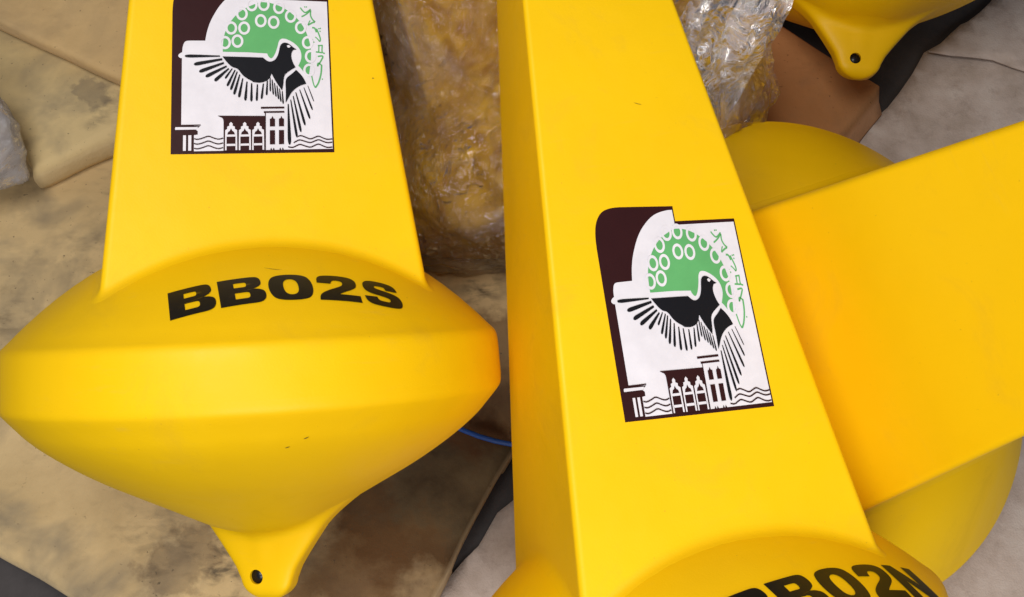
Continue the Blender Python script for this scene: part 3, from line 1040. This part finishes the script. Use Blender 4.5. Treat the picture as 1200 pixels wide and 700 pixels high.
# ------------------------------------------------------------------ stretch film
def film_shell(name, pts, label, seed, voxel=0.009, amp=0.012):
    bm = bmesh.new()
    for p in pts: bm.verts.new(p)
    r = bmesh.ops.convex_hull(bm, input=bm.verts[:])
    bmesh.ops.delete(bm, geom=[v for v in bm.verts if not v.link_faces], context='VERTS')
    me = bm_mesh(name, bm)
    tmp = bpy.data.objects.new('tmp_hull', me)
    COL.objects.link(tmp)
    rm = tmp.modifiers.new('r', 'REMESH'); rm.mode = 'VOXEL'; rm.voxel_size = voxel
    sm = tmp.modifiers.new('s', 'SMOOTH'); sm.factor = 0.5; sm.iterations = 4
    dg = bpy.context.evaluated_depsgraph_get()
    me2 = bpy.data.meshes.new_from_object(tmp.evaluated_get(dg))
    bpy.data.objects.remove(tmp)
    nrm = [v.normal.copy() for v in me2.vertices]
    for v, n_ in zip(me2.vertices, nrm):
        p = v.co
        w = Vector((noise.noise(p * 6 + Vector((seed, 0, 0))), noise.noise(p * 6 + Vector((0, seed, 3))), 0)) * 0.06
        q = p + w
        rid = 1 - abs(noise.noise(q * 13 + Vector((seed, 2, 0)))) * 2.2
        rid2 = 1 - abs(noise.noise(q * 29 + Vector((1, seed, 0)))) * 2.2
        big = noise.noise(p * 5 + Vector((seed, 5, 1)))
        v.co = p + n_ * (amp * (0.9 * big + 0.5 * max(rid, -0.4) + 0.22 * max(rid2, -0.4)))
    o = link(name, me2, FILM)
    me2.materials.clear(); me2.materials.append(FILM_MILKY)
    return tag(o, label, 'plastic film', 'clear plastic film')


def film_wrap(name, root, k, keep, tail, label, seed, grow=0.012, voxel=0.0075):
    bpy.context.view_layer.update()
    mw = root.matrix_world.copy()
    bm = bmesh.new()
    bm.from_mesh(BODY); bm.from_mesh(TOWERS[k])
    for v in bm.verts:
        n_ = v.normal
        v.co = mw @ (v.co + (v.co.normalized() + n_).normalized() * grow)
    me = bm_mesh(name, bm)
    tmp = bpy.data.objects.new('tmp_wrap', me)
    COL.objects.link(tmp)
    rm = tmp.modifiers.new('r', 'REMESH'); rm.mode = 'VOXEL'; rm.voxel_size = voxel
    sm = tmp.modifiers.new('s', 'SMOOTH'); sm.factor = 0.5; sm.iterations = 12
    de = tmp.modifiers.new('d', 'DECIMATE'); de.ratio = 0.5
    dg = bpy.context.evaluated_depsgraph_get()
    me2 = bpy.data.meshes.new_from_object(tmp.evaluated_get(dg))
    bpy.data.objects.remove(tmp)
    inv = mw.inverted()
    bm = bmesh.new(); bm.from_mesh(me2)
    dead = []
    for v in bm.verts:
        l = inv @ v.co / RS
        if not keep(l, v.co): dead.append(v)
    bmesh.ops.delete(bm, geom=dead, context='VERTS')
    bm.normal_update()
    for v in bm.verts:
        p = v.co.copy()
        c_ = Vector((p.x * 0.8 + p.y * 0.6, (p.y * 0.8 - p.x * 0.6) * 0.55, p.z))
        fold = noise.noise(c_ * 17 + Vector((seed, 2, 0))) * 0.014 + noise.noise(c_ * 48 + Vector((1, seed, 0))) * 0.0075 + noise.noise(c_ * 120 + Vector((3, 1, seed))) * 0.0030
        v.co = p + v.normal * (0.010 + fold)
    me3 = bm_mesh(name, bm)
    me3.materials.clear()
    o = link(name, me3, FILM, smooth=False)
    return tag(o, label, 'plastic film', 'clear plastic film')


film_wrap('stretch_film', buoy5, K0, lambda l, w: l.x < 0.72 + 0.08 * noise.noise(w * 14), None, 'crumpled clear film wound round the buoy behind the middle tower', 1.0)


# loose end of the film hanging off the wrapped buoy
def film_tail(name, line, label, seed, width):
    verts, faces = [], []
    nn, mm = 60, 26
    for i in range(nn + 1):
        t = i / nn
        seg = t * (len(line) - 1); k_ = min(int(seg), len(line) - 2); f = seg - k_
        c = line[k_][0].lerp(line[k_ + 1][0], f)
        wd = (line[k_][1] * (1 - f) + line[k_ + 1][1] * f)
        for j in range(mm + 1):
            a = (j / mm - 0.5) * 2
            p = c + Vector((wd * a, wd * 0.35 * a, 0))
            fold = noise.noise(Vector((a * 3.2, t * 1.6, seed))) * 0.030 + noise.noise(Vector((a * 9, t * 4, seed + 3))) * 0.012 + noise.noise(Vector((a * 24, t * 16, seed + 7))) * 0.004
            verts.append(p + Vector((0.3 * fold, -0.5 * fold, fold)))
    for i in range(nn):
        for j in range(mm):
            q0 = i * (mm + 1) + j
            faces.append((q0, q0 + 1, q0 + mm + 2, q0 + mm + 1))
    return tag(link(name, mesh(name, verts, faces), FILM_MILKY), label, 'plastic film', 'clear plastic film')


film_tail('film_tail', [(at(880, -25, 0.50), 0.085), (at(858, 25, 0.46), 0.09), (at(842, 75, 0.40), 0.085), (at(838, 115, 0.33), 0.05), (at(837, 150, 0.27), 0.012)],
          'loose milky film end hanging down right of the middle tower', 2.0, 0.1)
# wrapped bundle cut off by the left edge
lp = []
random.seed(4)
for i in range(120):
    a = random.uniform(0, 2 * math.pi); e = random.uniform(-0.3, 1.4)
    c0_ = at(-75, 150, 0.24)
    lp.append(c0_ + Vector((0.125 * math.cos(a) * math.cos(e), 0.10 * math.sin(a) * math.cos(e), 0.08 * math.sin(e))))
lp += [at(34, 212, 0.165), at(10, 219, 0.16), at(-40, 225, 0.16)]
film_shell('film_bundle', lp, 'milky plastic film bundle cut off by the left edge of the picture', 5.0, 0.007, 0.012)

# ------------------------------------------------------------------ blue strap
def tube(name, pts, r, mat, seg=8, flat=1.0):
    verts, faces = [], []
    n_ = len(pts)
    for i, p in enumerate(pts):
        t = (pts[min(i + 1, n_ - 1)] - pts[max(i - 1, 0)]).normalized()
        s = t.cross(Vector((0, 0, 1))).normalized(); u_ = s.cross(t)
        for k in range(seg):
            a = 2 * math.pi * k / seg
            verts.append(p + s * math.cos(a) * r + u_ * math.sin(a) * r * flat)
    for i in range(n_ - 1):
        for k in range(seg):
            j = (k + 1) % seg
            faces.append((i * seg + k, i * seg + j, (i + 1) * seg + j, (i + 1) * seg + k))
    faces.append(tuple(range(seg))); faces.append(tuple((n_ - 1) * seg + k for k in range(seg)))
    return link(name, mesh(name, verts, faces), mat)


q = [(500, 480), (520, 493), (540, 503), (560, 511), (580, 517), (600, 521), (625, 524), (660, 522)]
strap = tube('strap', [at(x, y, 0.128) for x, y in q], 0.0042, BLUE, flat=0.55)
tag(strap, 'thin blue strap lying on the foam between the two front buoys', 'strap')


# ------------------------------------------------------------------ small scuffs and hairs on the plastic
from mathutils.bvhtree import BVHTree
SCUFF = mat_print('scuff', (0.10, 0.06, 0.02), 0.6, 0.2)
bpy.context.view_layer.update()


def scuff(root, part, px, py, length, width, ang):
    o = [c for c in root.children if c.name.split('.')[0] == part][0]
    mw_ = root.matrix_world
    bvh = BVHTree.FromPolygons([mw_ @ v.co for v in o.data.vertices], [tuple(p.vertices) for p in o.data.polygons])
    org = Vector((0, 0, CAM_H))
    hit, nrm, _, _ = bvh.ray_cast(org, (at(px, py, 0) - org).normalized())
    if hit is None: return
    t = Vector((math.cos(ang), 0, math.sin(ang))); t = (t - nrm * t.dot(nrm)).normalized(); b = nrm.cross(t)
    inv = mw_.inverted()
    out = []
    n_ = 7
    for i in range(n_ + 1):
        f = i / n_ - 0.5
        w = width * (1 - (2 * f) ** 2) * (0.6 + 0.4 * random.random())
        c = hit + nrm * 0.0006 + t * (f * length) + b * (0.15 * length * f * f)
        out.append((c + b * w, c - b * w))
    verts = [inv @ p for pr in out for p in pr]
    faces = [(2 * i, 2 * i + 1, 2 * i + 3, 2 * i + 2) for i in range(n_)]
    link('scuff_mark', mesh('scuff_mark', verts, faces), SCUFF, root)


scuff(buoy1, 'float_body', 359, 513, 0.007, 0.0008, 0.3)
scuff(buoy1, 'float_body', 337, 524, 0.006, 0.0007, 0.2)
scuff(buoy1, 'float_body', 320, 316, 0.022, 0.0004, 0.0)
scuff(buoy2, 'tower', 747, 122, 0.010, 0.0004, -0.8)
scuff(buoy1, 'tower', 437, 92, 0.003, 0.0007, 0.2)
